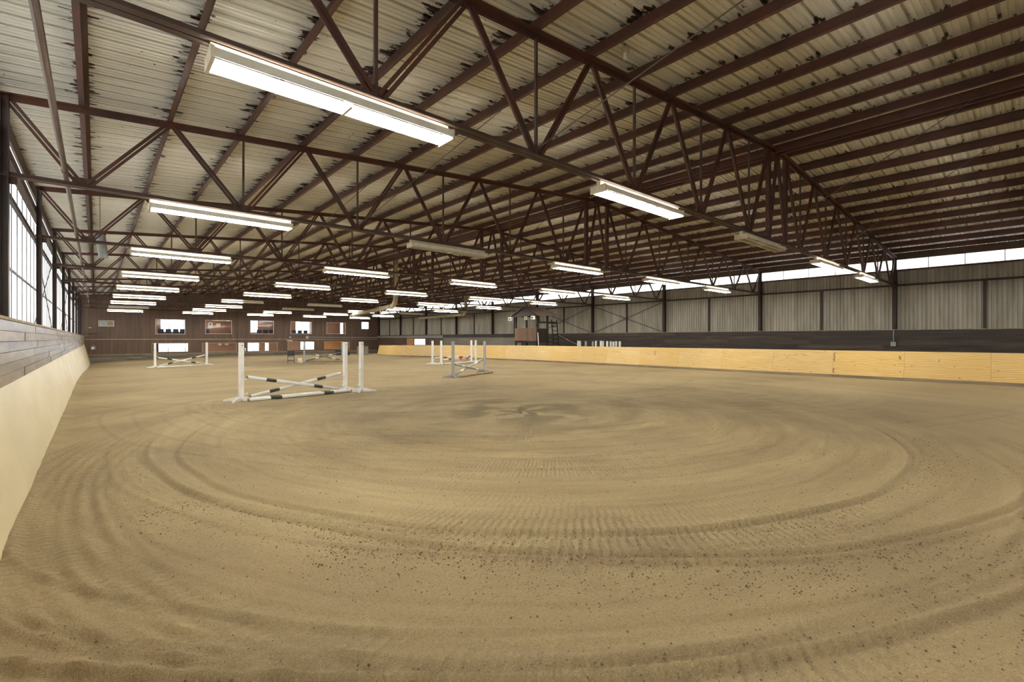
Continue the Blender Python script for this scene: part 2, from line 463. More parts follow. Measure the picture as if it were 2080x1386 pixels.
def build_floor():
    def axis(a, b, c, d, fine, mid, coarse):
        parts = [np.arange(a, b, fine), np.arange(b, c, mid), np.arange(c, d, coarse), [d]]
        return np.concatenate(parts)
    xs = axis(-0.95, 9.5, 15.0, 29.3, 0.028, 0.06, 0.25)
    ys = np.concatenate([np.arange(YB - .2, -0.5, 0.25), axis(-0.5, 9.5, 18.0, YF + .1, 0.028, 0.06, 0.25)])
    X, Y = np.meshgrid(xs, ys, indexing='ij')
    Z = floor_z(X, Y)
    L = np.zeros_like(Z)
    def ridge(cx, cy, r, h, w, a0=None, a1=None, groove=0.6, wob=0.03, ph=0.0):
        nonlocal Z, L
        ang = np.arctan2(Y - cy, X - cx)
        rr = np.hypot(X - cx, Y - cy) - r - wob * np.sin(ang * 5 + ph) - .02 * np.sin(ang * 17 + ph * 2)
        m = 1.0
        if a0 is not None:
            a = np.degrees(ang) % 360
            span = (a1 - a0) % 360
            q = (a - a0) % 360
            m = np.clip(np.minimum(q, span - q) / 8, 0, 1) * (q < span)
        Z += m * (1.25 * h * np.exp(-np.abs(rr) / (.62 * w)) - groove * h * np.exp(-((rr - 1.8 * w) / w) ** 2))
        L += m * np.clip(h / .03, 0, 1) * (0.8 * np.exp(-((rr - 1.6 * w) / w) ** 2))
    # passes of the drag round the near circle (centre, radius in metres)
    ridge(7.34, 7.6, 6.43, 0.022, 0.035)
    ridge(8.51, 8.01, 7.93, 0.026, 0.035, 160, 300)
    ridge(8.51, 8.01, 8.06, 0.020, 0.035, 220, 300)
    ridge(7.6, 8.2, 7.1, 0.012, 0.03)
    ridge(7.6, 8.2, 7.5, 0.012, 0.03, ph=1)
    ridge(7.2, 8.3, 8.25, 0.014, 0.03, 170, 290, ph=2)
    ridge(6.8, 8.7, 8.58, 0.016, 0.03, 180, 300)
    ridge(7.4, 9.0, 9.15, 0.015, 0.03, 200, 300)
    ridge(8.6, 11.0, 11.6, 0.032, 0.034, 200, 300)
    for i, r in enumerate((5.9, 5.5, 5.15, 4.8, 4.4, 4.0)): ridge(7.34 + .1 * i, 7.7, r, 0.009, 0.03, ph=i)
    for i in range(7): ridge(5.36, 6.2, 5.16 + .19 * i, 0.007, 0.028, 165, 245, ph=i * .4, groove=1)
    for i in range(8): ridge(10.18, 6.47, 10.45 + .14 * i - .4, 0.008, 0.028, 150, 215, ph=i * .3, groove=1)
    for i in range(6): ridge(9.73, 12.34, 9.63 - .5 * i, 0.009, 0.04, 165, 265, ph=i)
    for i in range(4): ridge(6.3, 13.4, 4.6 - .25 * i, 0.010, 0.04, 150, 250, ph=i)
    for i in range(7): ridge(15.0, 8.0, 5.2 - .55 * i, 0.010, 0.05, 180, 40, ph=i)
    for i in range(5): ridge(13.0, 22.0, 14.5 - 1.1 * i, 0.010, 0.06, 200, 320, ph=i)
    # hoof prints and a roller track on the right
    def roller(x0, y0, x1, y1, wdt=0.35):
        nonlocal Z, L
        d = np.array([x1 - x0, y1 - y0]); ln = np.hypot(*d); d /= ln
        t = (X - x0) * d[0] + (Y - y0) * d[1]; s = -(X - x0) * d[1] + (Y - y0) * d[0]
        m = (t > 0) * (t < ln) * np.exp(-((np.abs(s) - wdt / 2) / .05) ** 2)
        Z -= 0.02 * m * (0.5 + 0.5 * np.sin(t * 2 * math.pi / .28)); L += .5 * m
    roller(11.9, 1.75, 16.6, .25, .45); roller(3.2, 11.6, 5.6, 11.3, 0.35)
    # low-frequency unevenness and loose crumbs
    Z += 0.008 * np.sin(X * 1.7 + Y * .6) * np.sin(Y * 1.1 - X * .4) + 0.0012 * np.sin(X * 5.1 + 2 * np.sin(Y * 2.2)) * np.sin(Y * 4.3)
    Z += rng.normal(0, 0.0022, Z.shape) * ((X < 9.5) & (Y < 9.5))
    # sand banked against the boards
    Z += 0.05 * np.exp(-((X + .55) / .12) ** 2)
    nx, ny = X.shape
    co = np.stack([X, Y, Z], -1).reshape(-1, 3)
    idx = np.arange(nx * ny).reshape(nx, ny)
    q = np.stack([idx[:-1, :-1], idx[1:, :-1], idx[1:, 1:], idx[:-1, 1:]], -1).reshape(-1, 4)
    me = bpy.data.meshes.new('floor')
    me.vertices.add(len(co)); me.vertices.foreach_set('co', co.ravel())
    me.loops.add(q.size); me.loops.foreach_set('vertex_index', q.ravel())
    me.polygons.add(len(q)); me.polygons.foreach_set('loop_start', np.arange(0, q.size, 4)); me.polygons.foreach_set('loop_total', np.full(len(q), 4))
    me.polygons.foreach_set('use_smooth', np.ones(len(q), bool))
    me.update()
    at = me.attributes.new('loose', 'FLOAT', 'POINT')
    at.data.foreach_set('value', np.clip(L, 0, 1).ravel().astype(np.float32))
    me.materials.append(sand_m)
    o = bpy.data.objects.new('floor', me)
    return link(o)
tag(build_floor(), 'raked tan sand floor of the riding arena', 'floor', kind='structure')
g = box('ground', (14, 30, -1.2), (260, 260, 0.3), ground_m)
tag(g, 'pale ground outside the building', 'ground', kind='structure')
def clods():
    V, F = [], []
    base = np.array([(1, 0, 0), (0, 1, 0), (-1, 0, 0), (0, -1, 0), (0, 0, 1)], float)
    fc = np.array([(0, 1, 4), (1, 2, 4), (2, 3, 4), (3, 0, 4)])
    pts = []
    def add(n, cx, cy, r0, r1, a0, a1, s0, s1):
        a = np.radians(rng.uniform(a0, a1, n)); r = r0 + (r1 - r0) * rng.beta(1.2, 2.2, n)
        for x, y, q in zip(cx + r * np.cos(a), cy + r * np.sin(a), rng.beta(1.1, 5, n)): pts.append((x, y, s0 + (s1 - s0) * q))
    add(2200, 7.34, 7.6, 6.47, 7.3, 200, 300, .004, .016)
    add(2200, 8.51, 8.01, 7.95, 8.9, 195, 250, .004, .018)
    add(1500, 7.34, 7.6, 3.5, 6.4, 180, 330, .004, .016)
    add(1500, 6.8, 8.7, 8.5, 10.0, 215, 285, .004, .016)
    for _ in range(2500): pts.append((rng.uniform(.2, 9), rng.uniform(.3, 9), .004 + .012 * rng.beta(1, 5)))
    k = 0
    for x, y, s_ in pts:
        if x < -.3: continue
        b_ = base * s_ * rng.uniform(.6, 1.2, (5, 3))
        b_[:, 2] = b_[:, 2] - s_ * .15
        V += [(x + p[0], y + p[1], .004 + p[2]) for p in b_]; F += [tuple(f + k) for f in fc.tolist() and fc]; k += 5
    me = bpy.data.meshes.new('sand_clods')
    me.from_pydata(V, [], [tuple(int(i) for i in f) for f in F]); me.materials.append(clod_m)
    return link(bpy.data.objects.new('sand_clods', me))
tag(clods(), 'scattered dark crumbs and clods of damp sand in the foreground', 'clods', kind='stuff')
def fz(x, y): return float(floor_z(np.array(x), np.array(y)))

# ------------------------------------------------------------------ ceiling: ribbed sheets and purlins
ceiling = root('ceiling', (XC, YB, 6.9), 'low-pitched ribbed metal roof on rust-brown purlins', 'roof', kind='structure')
SHEET = 0.9144
def rib_profile(width, ribs=3, hr=0.055, wb=0.052, wt=0.046, minor=True):
    pitch = width / ribs
    P = []
    for i in range(ribs):
        c = pitch * (i + .5)
        a = pitch * i
        P += [(c - wb / 2, 0), (c - wt / 2, hr), (c + wt / 2, hr), (c + wb / 2, 0)]
        if minor:
            e = c + wb / 2; w = pitch - wb
            for q in (0.33, 0.67):
                mm = e + w * q
                if mm > width - .02: mm -= width
                P += [(mm - .02, 0), (mm - .01, .014), (mm + .01, .014), (mm + .02, 0)]
    P.sort(key=lambda t: t[0])
    return [(0, 0)] + [p for p in P if 0 < p[0] < width] + [(width, 0), (width + .02, -.002)]
prof = rib_profile(SHEET)
def roof_sheet(side):
    x0 = -1.55 - XC
    pts = []
    for xx in (x0, 0.0):
        pts.append((xx, topz(XC + xx) + .33))
    V, F = [], []
    n = len(prof)
    for xx, zz in pts:
        for yy, h in prof: V.append((side * -xx if side > 0 else xx, yy, zz + h))
    for i in range(n - 1): F.append((i, i + 1, n + i + 1, n + i) if side < 0 else (i, n + i, n + i + 1, i + 1))
    return V, F, roof_m, False
npan = int(math.ceil((YF + .4 - YB) / SHEET))
for i in range(npan):
    for sd in (-1, 1):
        shared('roof_panel', ('roof', sd), lambda sd=sd: roof_sheet(sd), (XC, YB - .2 + i * SHEET, 0), ceiling)
# purlins: zed sections, 0.2 m deep
def zed(flip):
    t, h, f = .006, .2, .065
    P = [(-f, 0), (t, 0), (t, h - t), (f + t, h - t), (f + t, h), (0, h), (0, t), (-f, t)]
    return [[(-a, b) for a, b in P][::-1]] if flip else [P]
PUR = [13.16 - 1.21 * m for m in range(12)]
PUR += [2 * XC - x for x in PUR]
for x in PUR:
    z = topz(x) + 0.105
    beam('purlin', (x, YB, z), (x, YF, z), zed(x > XC), steel, ceiling)
for x in (XC - .12, XC + .12):
    beam('ridge_beam', (x, YB, topz(x) + .11), (x, YF, topz(x) + .11), [rect(.05, .2)], steel, ceiling)
for x in (-1.26, 2 * XC + 1.26):
    beam('eave_strut', (x, YB, 5.6), (x, YF, 5.6), [rect(.08, .32)], steel_dust, ceiling)

# ------------------------------------------------------------------ trusses
TOPN = [13.16 - 2.42 * j for j in range(6)][::-1]            # 1.06 .. 13.16
BOTN = [13.16 - 1.21 - 2.42 * j for j in range(6)][::-1]     # -0.15 .. 11.95
def build_truss(name):
    y = 0.0
    r = root(name, (XC, 0, CH))
    lchord = angle_pair(0.08)
    tchord = [[(a, b + .1) for a, b in p] for p in angle_pair(0.1, flange_down=False)]
    beam('bottom_chord', (XL - .1, y, CH), (XR + .1, y, CH), lchord, steel_dust, r)
    for a, b in (((XL - .1, y, topz(XL - .1)), (XC, y, topz(XC))), ((XC, y, topz(XC)), (XR + .1, y, topz(XR + .1)))):
        beam('top_chord', a, b, tchord, steel, r)
    web = [[(s_ * (.006 + .004), -.032), (s_ * .055, -.032), (s_ * .055, -.024), (s_ * .018, -.024), (s_ * .018, .032), (s_ * .01, .032)][::s_] for s_ in (1, -1)]
    zb = CH + .06
    def diag(xa, za, xb, zb_): beam('web_diagonal', (xa, y, za), (xb, y, zb_), web, steel, r, up=(0, 1, 0))
    def mir(x): return 2 * XC - x
    for M_ in (lambda x: x, mir):
        diag(M_(XL), topz(XL) + .03, M_(BOTN[0] - .05), zb)
        for j in range(6):
            diag(M_(BOTN[j] + .06), zb, M_(TOPN[j] - .05), topz(TOPN[j]) + .03)
            if j < 5: diag(M_(TOPN[j] + .05), topz(TOPN[j]) + .03, M_(BOTN[j + 1] - .06), zb)
            if j > 0: beam('web_vertical', (M_(BOTN[j]), y, zb), (M_(BOTN[j]), y, topz(BOTN[j]) + .02), [rect(.038, .038)], steel_dust, r)
        # heavy splice posts at the middle
        beam('splice_post', (M_(13.16), y, zb - .03), (M_(13.16), y, topz(13.16)), [[(a - .045, b) for a, b in rect(.05, .09)], [(a + .045, b) for a, b in rect(.05, .09)]], steel, r)
        diag(M_(13.2), zb, M_(XC - .03), topz(XC) + .02)
        # gusset plates
        for j in range(6):
            box('gusset_plate', (M_(BOTN[j]), y, CH + .10), (.3, .012, .14), steel, r)
    return r
truss0 = build_truss('roof_truss')
ORD = {0: 'behind the viewpoint', 1: 'nearest in view, crossing the whole top of the picture', 2: 'second from the viewpoint', 3: 'third from the viewpoint', 4: 'fourth from the viewpoint',
       5: 'fifth from the viewpoint', 6: 'fourth from the far wall', 7: 'third from the far wall', 8: 'second from the far wall', 9: 'nearest the far wall'}
truss = {}
for k in range(0, 10):
    t = truss0 if k == 0 else copy_tree(truss0)
    t.location = (XC, TY(k), CH)
    tag(t, 'rust-brown steel roof truss, ' + ORD[k], 'truss', 'roof trusses')
    truss[k] = t

# sway-brace rods from the bottom chords up to the purlins
for k in range(1, 8):
    for x, x2, nm in ((4.69, 5.9, 'left'), (13.16, 13.76, 'ridge'), (18.0, 16.8, 'right')):
        pz = topz(x2) + .1
        o = rod('sway_rod', (x, TY(k) - .03, CH + .12), (x2, TY(k) - 3.9, pz), .009, cable_m, truss[k], 6)

# ------------------------------------------------------------------ fluorescent fixtures
def build_fixture(name, lit):
    """2.44 m twin-tube fixture hung under the bottom chord; lit: fraction of the length alight"""
    r = root(name, (0, 0, CH))
    Lh = 1.22
    bc = box('ballast_channel', (0, 0, CH - .05), (2 * Lh, .075, .075), fixture_m, r)
    for s_ in (-1, 1):
        P = [(.07, -.088), (.145, -.100), (.158, -.188), (.152, -.188), (.140, -.106), (.07, -.094)]
        P = [(s_ * a, b) for a, b in P]
        V, F = sweep((-Lh, 0, CH), (Lh, 0, CH), [P if s_ < 0 else P[::-1]])
        mesh_obj('reflector', V, F, reflector_m, r)
        half = [(-Lh + .04, -.02), (.02, Lh - .04)] if 0 < lit < 1 else [(-Lh + .03, Lh - .03)]
        for i, (a, b) in enumerate(half):
            on = lit >= 1 or (lit > 0 and i == 0)
            rod('tube', (a, s_ * .085, CH - .192), (b, s_ * .085, CH - .192), .019, tube_m if on else dead_tube_m, r, 6)
    for x in (-Lh, 0, Lh):
        box('lamp_holder', (x, 0, CH - .15), (.03, .22 if x == 0 else .31, .12), fixture_m if x else reflector_m, bc)
    for x in (-.8, .8):
        box('hanger', (x, 0, CH - .006), (.03, .05, .02), steel_dust, bc)
    return r
LX = [.74, 6.1, 11.5, 16.95, 22.1]
OFF = {(1, 2), (2, 1), (6, 2), (7, 2), (7, 4), (8, 0)}
HALF = {(6, 1)}
protos = {}
COLN = ['row nearest left wall', 'second row from left wall', 'middle row', 'second row from right wall', 'row nearest right wall']
TRN = {0: 'truss behind the viewpoint', 1: 'nearest truss', 2: 'second truss', 3: 'third truss', 4: 'fourth truss', 5: 'fifth truss', 6: 'sixth truss', 7: 'third truss from far wall', 8: 'second truss from far wall', 9: 'truss nearest far wall'}
for k in range(0, 10):
    for c in range(5):
        st = 0 if (k, c) in OFF else (.5 if (k, c) in HALF else 1)
        if st not in protos:
            protos[st] = f = build_fixture('fluorescent_fixture', st)
        else:
            f = copy_tree(protos[st])
        f.location = (LX[c] + 1.22, TY(k), CH)
        adj = {0: 'unlit cream', .5: 'half-lit', 1: 'glowing white'}[st]
        tag(f, '%s fluorescent fixture, %s, %s' % (adj, TRN[k], COLN[c]), 'light fixture', 'fluorescent fixtures')

# ------------------------------------------------------------------ left wall
wl = root('wall_left', (-1.3, YB, 0), 'left arena wall of boards and translucent sheets between steel columns', 'wall', kind='structure')
ZP0, ZP1 = 1.13, 1.90
def run(y0, y1, lens):
    y = y0; out = []
    while y < y1 - .05:
        l = min(random.choice(lens), y1 - y)
        out.append((y, y + l)); y += l
    return out
rows = 6; ph = (ZP1 - ZP0) / rows
for r_ in range(rows):
    for a, b in run(YB - random.uniform(0, 2.0), YF, [2.4, 3.0, 3.66, 4.2]):
        d = random.choice((0, .004, .008))
        box2('plank', (-.83 + d, a + .003, ZP0 + r_ * ph + .003), (-.792 + d, b - .003, ZP0 + (r_ + 1) * ph - .003), plank_left_m, wl)
box2('backing_board', (-.9, YB, -.8), (-.835, YF, ZP1), base_grey_m, wl)
for a, b in run(YB, YF, [4.88]): box2('ledge_board', (-1.32, a, ZP1), (-.77, b - .004, ZP1 + .035), cap_m, wl)
# leaning painted kick panels
kx0, kx1 = -.80, -.545
def kick_left(a, b, zl):
    sl = (kx1 - kx0) / ZP0
    xb = kx0 + sl * (ZP0 - zl)
    n = Vector((ZP0, 0, kx1 - kx0)).normalized() * .02
    V = [(kx0, a, ZP0), (kx0, b, ZP0), (xb, b, zl), (xb, a, zl)]
    V += [tuple(Vector(v) + n) for v in V]
    mesh_obj('kick_panel', V, [(0, 1, 2, 3), (7, 6, 5, 4), (0, 4, 5, 1), (1, 5, 6, 2), (2, 6, 7, 3), (3, 7, 4, 0)], kick_left_m, wl, origin=(kx0, a, ZP0))
for a, b in run(YB, YF, [2.44]): kick_left(a, b - .002, -.15 if b < 24 else -.75)
# columns, girts, translucent sheets, strip under the eave
def icol(w, d, t=.012):
    return [[(-w / 2, -d / 2), (w / 2, -d / 2), (w / 2, -d / 2 + t), (t / 2, -d / 2 + t), (t / 2, d / 2 - t), (w / 2, d / 2 - t), (w / 2, d / 2), (-w / 2, d / 2), (-w / 2, d / 2 - t), (-t / 2, d / 2 - t), (-t / 2, -d / 2 + t), (-w / 2, -d / 2 + t)]]
for k in range(0, 11):
    yy = min(TY(k), YF - .1)
    beam('column', (XL - .03, yy, -.5), (XL - .03, yy, 5.55), icol(.15, .1), column_m, wl, up=(1, 0, 0))
    if k < 10: box('knee_plate', (XL + .05, yy, CH - .05), (.12, .015, .12), steel, wl)
for z in (4.34, 3.0):
    beam('girt', (-1.22, YB, z), (-1.22, YF, z), [rect(.06 if z > 4 else .03, .09 if z > 4 else .035)], column_m, wl)
beam('eave_beam', (-1.2, YB, 4.97), (-1.2, YF, 4.97), [rect(.12, .18)], steel_dust, wl)
def wall_sheet(z0, z1, m, width, ribs=4, hr=.03):
    P = rib_profile(width, ribs, hr, .06, .03, False)
    def f():
        V = [(-h, y, z) for z in (z0, z1) for y, h in P]
        n = len(P)
        return V, [(i, i + 1, n + i + 1, n + i) for i in range(n - 1)], m, False
    return f
ns = int(math.ceil((YF - YB) / SHEET))
for i in range(ns):
    shared('translucent_sheet', 'tsheet', wall_sheet(ZP1 + .03, 4.9, fibreglass, SHEET), (-1.27, YB + i * SHEET, 0), wl)
for i in range(ns // 2 + 1):
    box2('eave_pane', (-1.265, YB + i * 2 * SHEET + .01, 5.06), (-1.255, min(YB + (i + 1) * 2 * SHEET, YF) - .01, 5.45), clear_strip, wl)
for i in range(ns): # sheet laps: their shadow and dirt lines put in as dark strips
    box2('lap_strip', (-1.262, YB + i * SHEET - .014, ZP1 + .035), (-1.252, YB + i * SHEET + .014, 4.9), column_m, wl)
# diagonal brace rods in the left wall bays
for k in (3, 5):
    rod('brace_rod', (-1.17, TY(k), 2.0), (-1.17, TY(k + 1), 4.2), .012, column_m, wl, 6)
    rod('brace_rod', (-1.15, TY(k + 1), 2.0), (-1.15, TY(k), 4.2), .012, column_m, wl, 6)

# ------------------------------------------------------------------ right wall
wr = root('wall_right', (28.7, YB, 0), 'right arena wall of ribbed metal sheets above dark boards', 'wall', kind='structure')
XW = 28.78
ZS = 2.08
for i in range(ns):
    def f():
        V, F, m, s_ = wall_sheet(ZS, 4.95, metal_wall_m, SHEET, 6, .025)()
        return [(-v[0], v[1], v[2]) for v in V], [q[::-1] for q in F], m, s_
    shared('metal_sheet', 'msheet', f, (XW, YB + i * SHEET, 0), wr)
YD = 31.0
ph = .235
for r_ in range(7):
    for a, b in run(YB - random.uniform(0, 3), YD, [3.66, 4.88, 4.27]):
        d = random.choice((0, .006, .012))
        box2('plank', (28.48 - d, a + .004, ZS - (r_ + 1) * ph + .004), (28.52 - d, b - .004, ZS - r_ * ph - .004), plank_dark_m, wr)
for a, b in ((YB, 47.3), (49.9, YF)): box2('backing_board', (28.53, a, -.6), (28.55, b, ZS), hut_dark, wr)
box2('backing_board', (28.53, 47.3, -.6), (28.55, 49.9, .9), hut_dark, wr); box2('backing_board', (28.53, 47.3, 1.68), (28.55, 49.9, ZS), hut_dark, wr)
for a, b in run(YB, YF, [4.88]): box2('ledge_board', (28.44, a, ZS), (28.8, b - .004, ZS + .03), cap_m if a < YD else plank_dark_m, wr)
# grey boards behind the booth, brown panels towards the far end
for a, b in run(YD, 43.6, [2.44]):
    box2('grey_panel', (28.46, a + .004, .95), (28.52, b - .004, 1.78), plank_grey_m, wr)
    box2('lower_panel', (28.46, a + .004, -.3), (28.52, b - .004, .94), trim_tan_m, wr)
    box2('rail_board', (28.42, a + .002, 1.80), (28.52, b - .002, 2.04), plank_dark_m, wr)
def brown_run(y0, y1):
    for a, b in run(y0, y1, [1.22]): box2('brown_panel', (28.46, a + .006, -.5), (28.52, b - .006, 1.72), siding_m, wr)
brown_run(43.6, 47.2); brown_run(50.0, YF)
box2('rail_board', (28.40, 43.6, 1.74), (28.52, YF, 2.04), grey_metal, wr)
for k in range(0, 11):
    yy = min(TY(k), YF - .1)
    beam('column', (XR + .08, yy, 1.5), (XR + .08, yy, 5.55), icol(.15, .2), column_m, wr, up=(1, 0, 0))
    if k < 10:
        box2('wind_post', (28.70, yy + S / 2 - .05, ZS), (28.76, yy + S / 2 + .05, 4.2), column_m, wr)
beam('girt', (28.72, YB, 4.22), (28.72, YF, 4.22), [rect(.06, .09)], column_m, wr)
beam('sill_beam', (28.72, YB, 4.93), (28.72, YF, 4.93), [rect(.1, .08)], steel_dust, wr)
npn = int((YF - YB) / 1.22)
for i in range(npn + 1):
    a = YB + i * 1.22
    box2('eave_pane', (28.775, a + .012, 4.97), (28.785, min(a + 1.22, YF) - .012, 5.44), clear_strip, wr)
    box2('mullion', (28.75, a - .012, 4.97), (28.79, a + .012, 5.44), column_m, wr)
for k in (3, 4):
    for z0, z1 in ((2.15, 4.1), (4.1, 2.15)):
        rod('brace_rod', (28.64, TY(k) + .2, z0), (28.64, TY(k + 1) - .2, z1), .02, column_m, wr, 6)

# ------------------------------------------------------------------ far wall with lounge windows
wb = root('wall_back', (XC, YF, 0), 'dark brown boarded far wall with two rows of windows', 'wall', kind='structure')
UW = [(4.54, 7.02, 2.12, 3.66), (8.81, 11.3, 2.17, 3.69), (13.11, 15.58, 2.2, 3.74), (17.42, 19.87, 2.22, 3.74), (21.66, 24.11, 2.25, 3.72)]
LW = [(4.23, 7.32, .26, 1.23), (8.5, 11.78, .22, 1.22), (12.81, 16.0, .2, 1.24), (17.09, 20.22, .28, 1.33), (21.36, 24.63, .32, 1.31)]
SW = (26.22, 27.24, 2.92, 3.88)
def cols_with_openings(z0, z1, ops):
    """vertical boards 0.305 m wide filling z0..z1 except in the openings"""
    x = -1.4
    edges = sorted({round(v, 3) for o in ops for v in o[:2]})
    xs = [x]
    while xs[-1] < 28.9:
        nx_ = xs[-1] + .305
        for e in edges:
            if xs[-1] + .02 < e < nx_: nx_ = e; break
        xs.append(min(nx_, 28.9))
        if xs[-1] >= 28.9: break
    for a, b in zip(xs, xs[1:]):
        mid = (a + b) / 2
        segs = [(z0, z1)]
        for o in ops:
            if o[0] < mid < o[1]: segs = [(z0, o[2]), (o[3], z1)]
        for s0, s1 in segs:
            box2('siding_board', (a + .004, YF, s0), (b - .004, YF + .03, s1), siding_m, wb)
cols_with_openings(1.64, 7.0, UW + [SW])
cols_with_openings(.16, 1.56, LW)
box2('belt_board', (-1.4, YF - .03, 1.56), (28.9, YF + .03, 1.64), trim_tan_m, wb)
box2('sill_rail', (-1.4, YF - .03, .10), (28.9, YF + .03, .16), trim_tan_m, wb)
for r_ in range(4):
    for a, b in run(-1.4, 28.9, [3.66, 4.88]): box2('base_plank', (a + .005, YF - .02 - .006 * (r_ % 2), .1 - .22 * (r_ + 1) + .005), (b - .005, YF + .03, .1 - .22 * r_ - .005), base_grey_m, wb)
# backing (so that no light leaks through the board joints)
def backing(z0, z1, ops):
    xs = sorted({-1.5, 29.0, *[v for o in ops for v in o[:2]]})
    for a, b in zip(xs, xs[1:]):
        mid = (a + b) / 2
        segs = [(z0, z1)]
        for o in ops:
            if o[0] < mid < o[1]: segs = [(z0, o[2]), (o[3], z1)]
        for s0, s1 in segs: box2('sheathing', (a, YF + .031, s0), (b, YF + .06, s1), hut_dark, wb)
backing(1.6, 7.2, UW + [SW]); backing(-1.0, 1.6, LW)
def window(n, x0, x1, z0, z1, fm, y=YF, fw=.07, muntins=()):
    w = root('window_%d' % n, ((x0 + x1) / 2, y, z0), None, None, kind='structure')
    for nm, a, b in (('frame_jamb', (x0, y - .04, z0), (x0 + fw, y + .06, z1)), ('frame_jamb', (x1 - fw, y - .04, z0), (x1, y + .06, z1)),
                     ('frame_head', (x0 + fw, y - .04, z1 - fw), (x1 - fw, y + .06, z1)), ('frame_sill', (x0 + fw, y - .06, z0), (x1 - fw, y + .06, z0 + fw))):
        box2(nm, a, b, fm, w)
    box2('pane', (x0 + fw, y + .01, z0 + fw), (x1 - fw, y + .016, z1 - fw), glass, w)
    for f_ in muntins:
        xm = x0 + (x1 - x0) * f_
        box2('muntin', (xm - .02, y, z0 + fw), (xm + .02, y + .04, z1 - fw), fm, w)
    return w
upn = ['leftmost upper lounge window, bright with daylight', 'upper lounge window second from left, with framed pictures behind', 'middle upper lounge window', 'upper lounge window fourth from left, bright on its right side', 'rightmost large upper lounge window']
lon = ['leftmost low window, bright with daylight', 'low window second from left, dim inside', 'middle low window, bright on its left', 'low window fourth from left, bright on its right side', 'rightmost low window with orange panelling behind']
for i, o in enumerate(UW): tag(window(i + 1, *o, frame_white, fw=.045), upn[i], 'window')
for i, o in enumerate(LW): tag(window(i + 6, *o, trim_tan_m), lon[i], 'window')
w = window(11, *SW, frame_white, fw=.05, muntins=(.33, .67)); tag(w, 'small square bright window high at the right end of the far wall', 'window')
for q in (.33, .67): box2('muntin', (SW[0] + .05, YF, SW[2] + (SW[3] - SW[2]) * q - .015), (SW[1] - .05, YF + .04, SW[2] + (SW[3] - SW[2]) * q + .015), frame_white, w)
# lounge rooms behind the windows
rm = root('wall_lounge', (14, YF + 4.4, 0), 'lounge rooms behind the far wall windows', 'room', kind='structure')
YR = YF + 4.4
OPU = [(25.15, 25.55, 1.9, 3.9), (5.35, 7.75, 2.45, 3.95), (14.15, 14.9, 2.45, 3.9), (19.35, 21.5, 2.4, 3.9)]
OPL = [(5.15, 8.0, .12, 1.25), (13.75, 15.05, .1, 1.25), (15.75, 16.15, .1, 1.25), (19.95, 21.8, .12, 1.35)]
def rear(z0, z1, ops, m):
    xs = sorted({2.5, 26.0, *[v for o in ops for v in o[:2]]})
    for a, b in zip(xs, xs[1:]):
        mid = (a + b) / 2
        segs = [(z0, z1)]
        for o in ops:
            if o[0] < mid < o[1]: segs = [(z0, o[2]), (o[3], z1)]
        for s0, s1 in segs:
            if s1 > s0: box2('rear_wall', (a, YR, s0), (b, YR + .1, s1), room_wood if (m is room_wall and a > 22) or (s0 < 1 and a > 16.3) else m, rm)
rear(1.75, 4.3, OPU, room_wall); rear(-.9, 1.45, OPL, room_wall)
for o in OPU + OPL:
    box2('rear_pane', (o[0], YR + .04, o[2]), (o[1], YR + .045, o[3]), glass, rm)
    for f_ in (.3, .85) if o[1] - o[0] > 1.5 else (.5,):
        xm = o[0] + (o[1] - o[0]) * f_
        box2('rear_mullion', (xm - .035, YR - .02, o[2]), (xm + .035, YR + .06, o[3]), frame_white, rm)
for i, z in enumerate((-.9, 1.75)):
    tag(box2('floor_lounge_%d' % (i + 1), (2.5, YF + .07, z - .08), (26, YR - .01, z), room_floor), ['lower', 'upper'][i] + ' lounge floor behind the far wall', 'floor', kind='structure')
for i, z in enumerate((1.55, 4.3)):
    tag(box2('ceiling_lounge_%d' % (i + 1), (2.5, YF + .07, z), (26, YR - .01, z + .08), room_ceil), ['lower', 'upper'][i] + ' lounge ceiling behind the far wall', 'ceiling', kind='structure')
pn = 0
for x, z0, z1 in [(x, 1.75, 4.3) for x in (2.5, 8.2, 12.2, 16.6, 21.0, 25.9)] + [(x, -.9, 1.5) for x in (2.5, 25.9)]:
    pn += 1
    tag(box2('wall_partition_%d' % pn, (x, YF + .07 if x in (2.5, 25.9) else YF + 1.6, z0), (x + .1, YR - .01, z1), room_wall), 'lounge partition behind the far wall', 'wall', group='lounge partitions', kind='structure')
def added_ceiling_lamp(x, z, lab):  # unseen lamps, added only to brighten the lounge rooms
    r = root('added_ceiling_lamp', (x, YF + 2.4, z), lab, 'lamp', 'added lounge ceiling lamps')
    beam('lamp_bowl', (x, YF + 2.4, z - .10), (x, YF + 2.4, z - .02), [ring(.22, 12)], added_lamp_m, r, up=(0, 1, 0))
    beam('lamp_rim', (x, YF + 2.4, z - .02), (x, YF + 2.4, z), [ring(.25, 12)], frame_white, r, up=(0, 1, 0))
LPN = ['leftmost', 'second from left', 'middle', 'fourth from left', 'rightmost']
for i, x in enumerate((6.0, 10.2, 14.6, 18.9, 23.2)):
    added_ceiling_lamp(x, 4.3, 'added unseen lounge ceiling lamp behind the %s large upper window' % LPN[i])
    if i in (1, 2, 3, 4): added_ceiling_lamp(x, 1.55, 'added unseen ceiling lamp in the room behind the %s low window' % LPN[i])
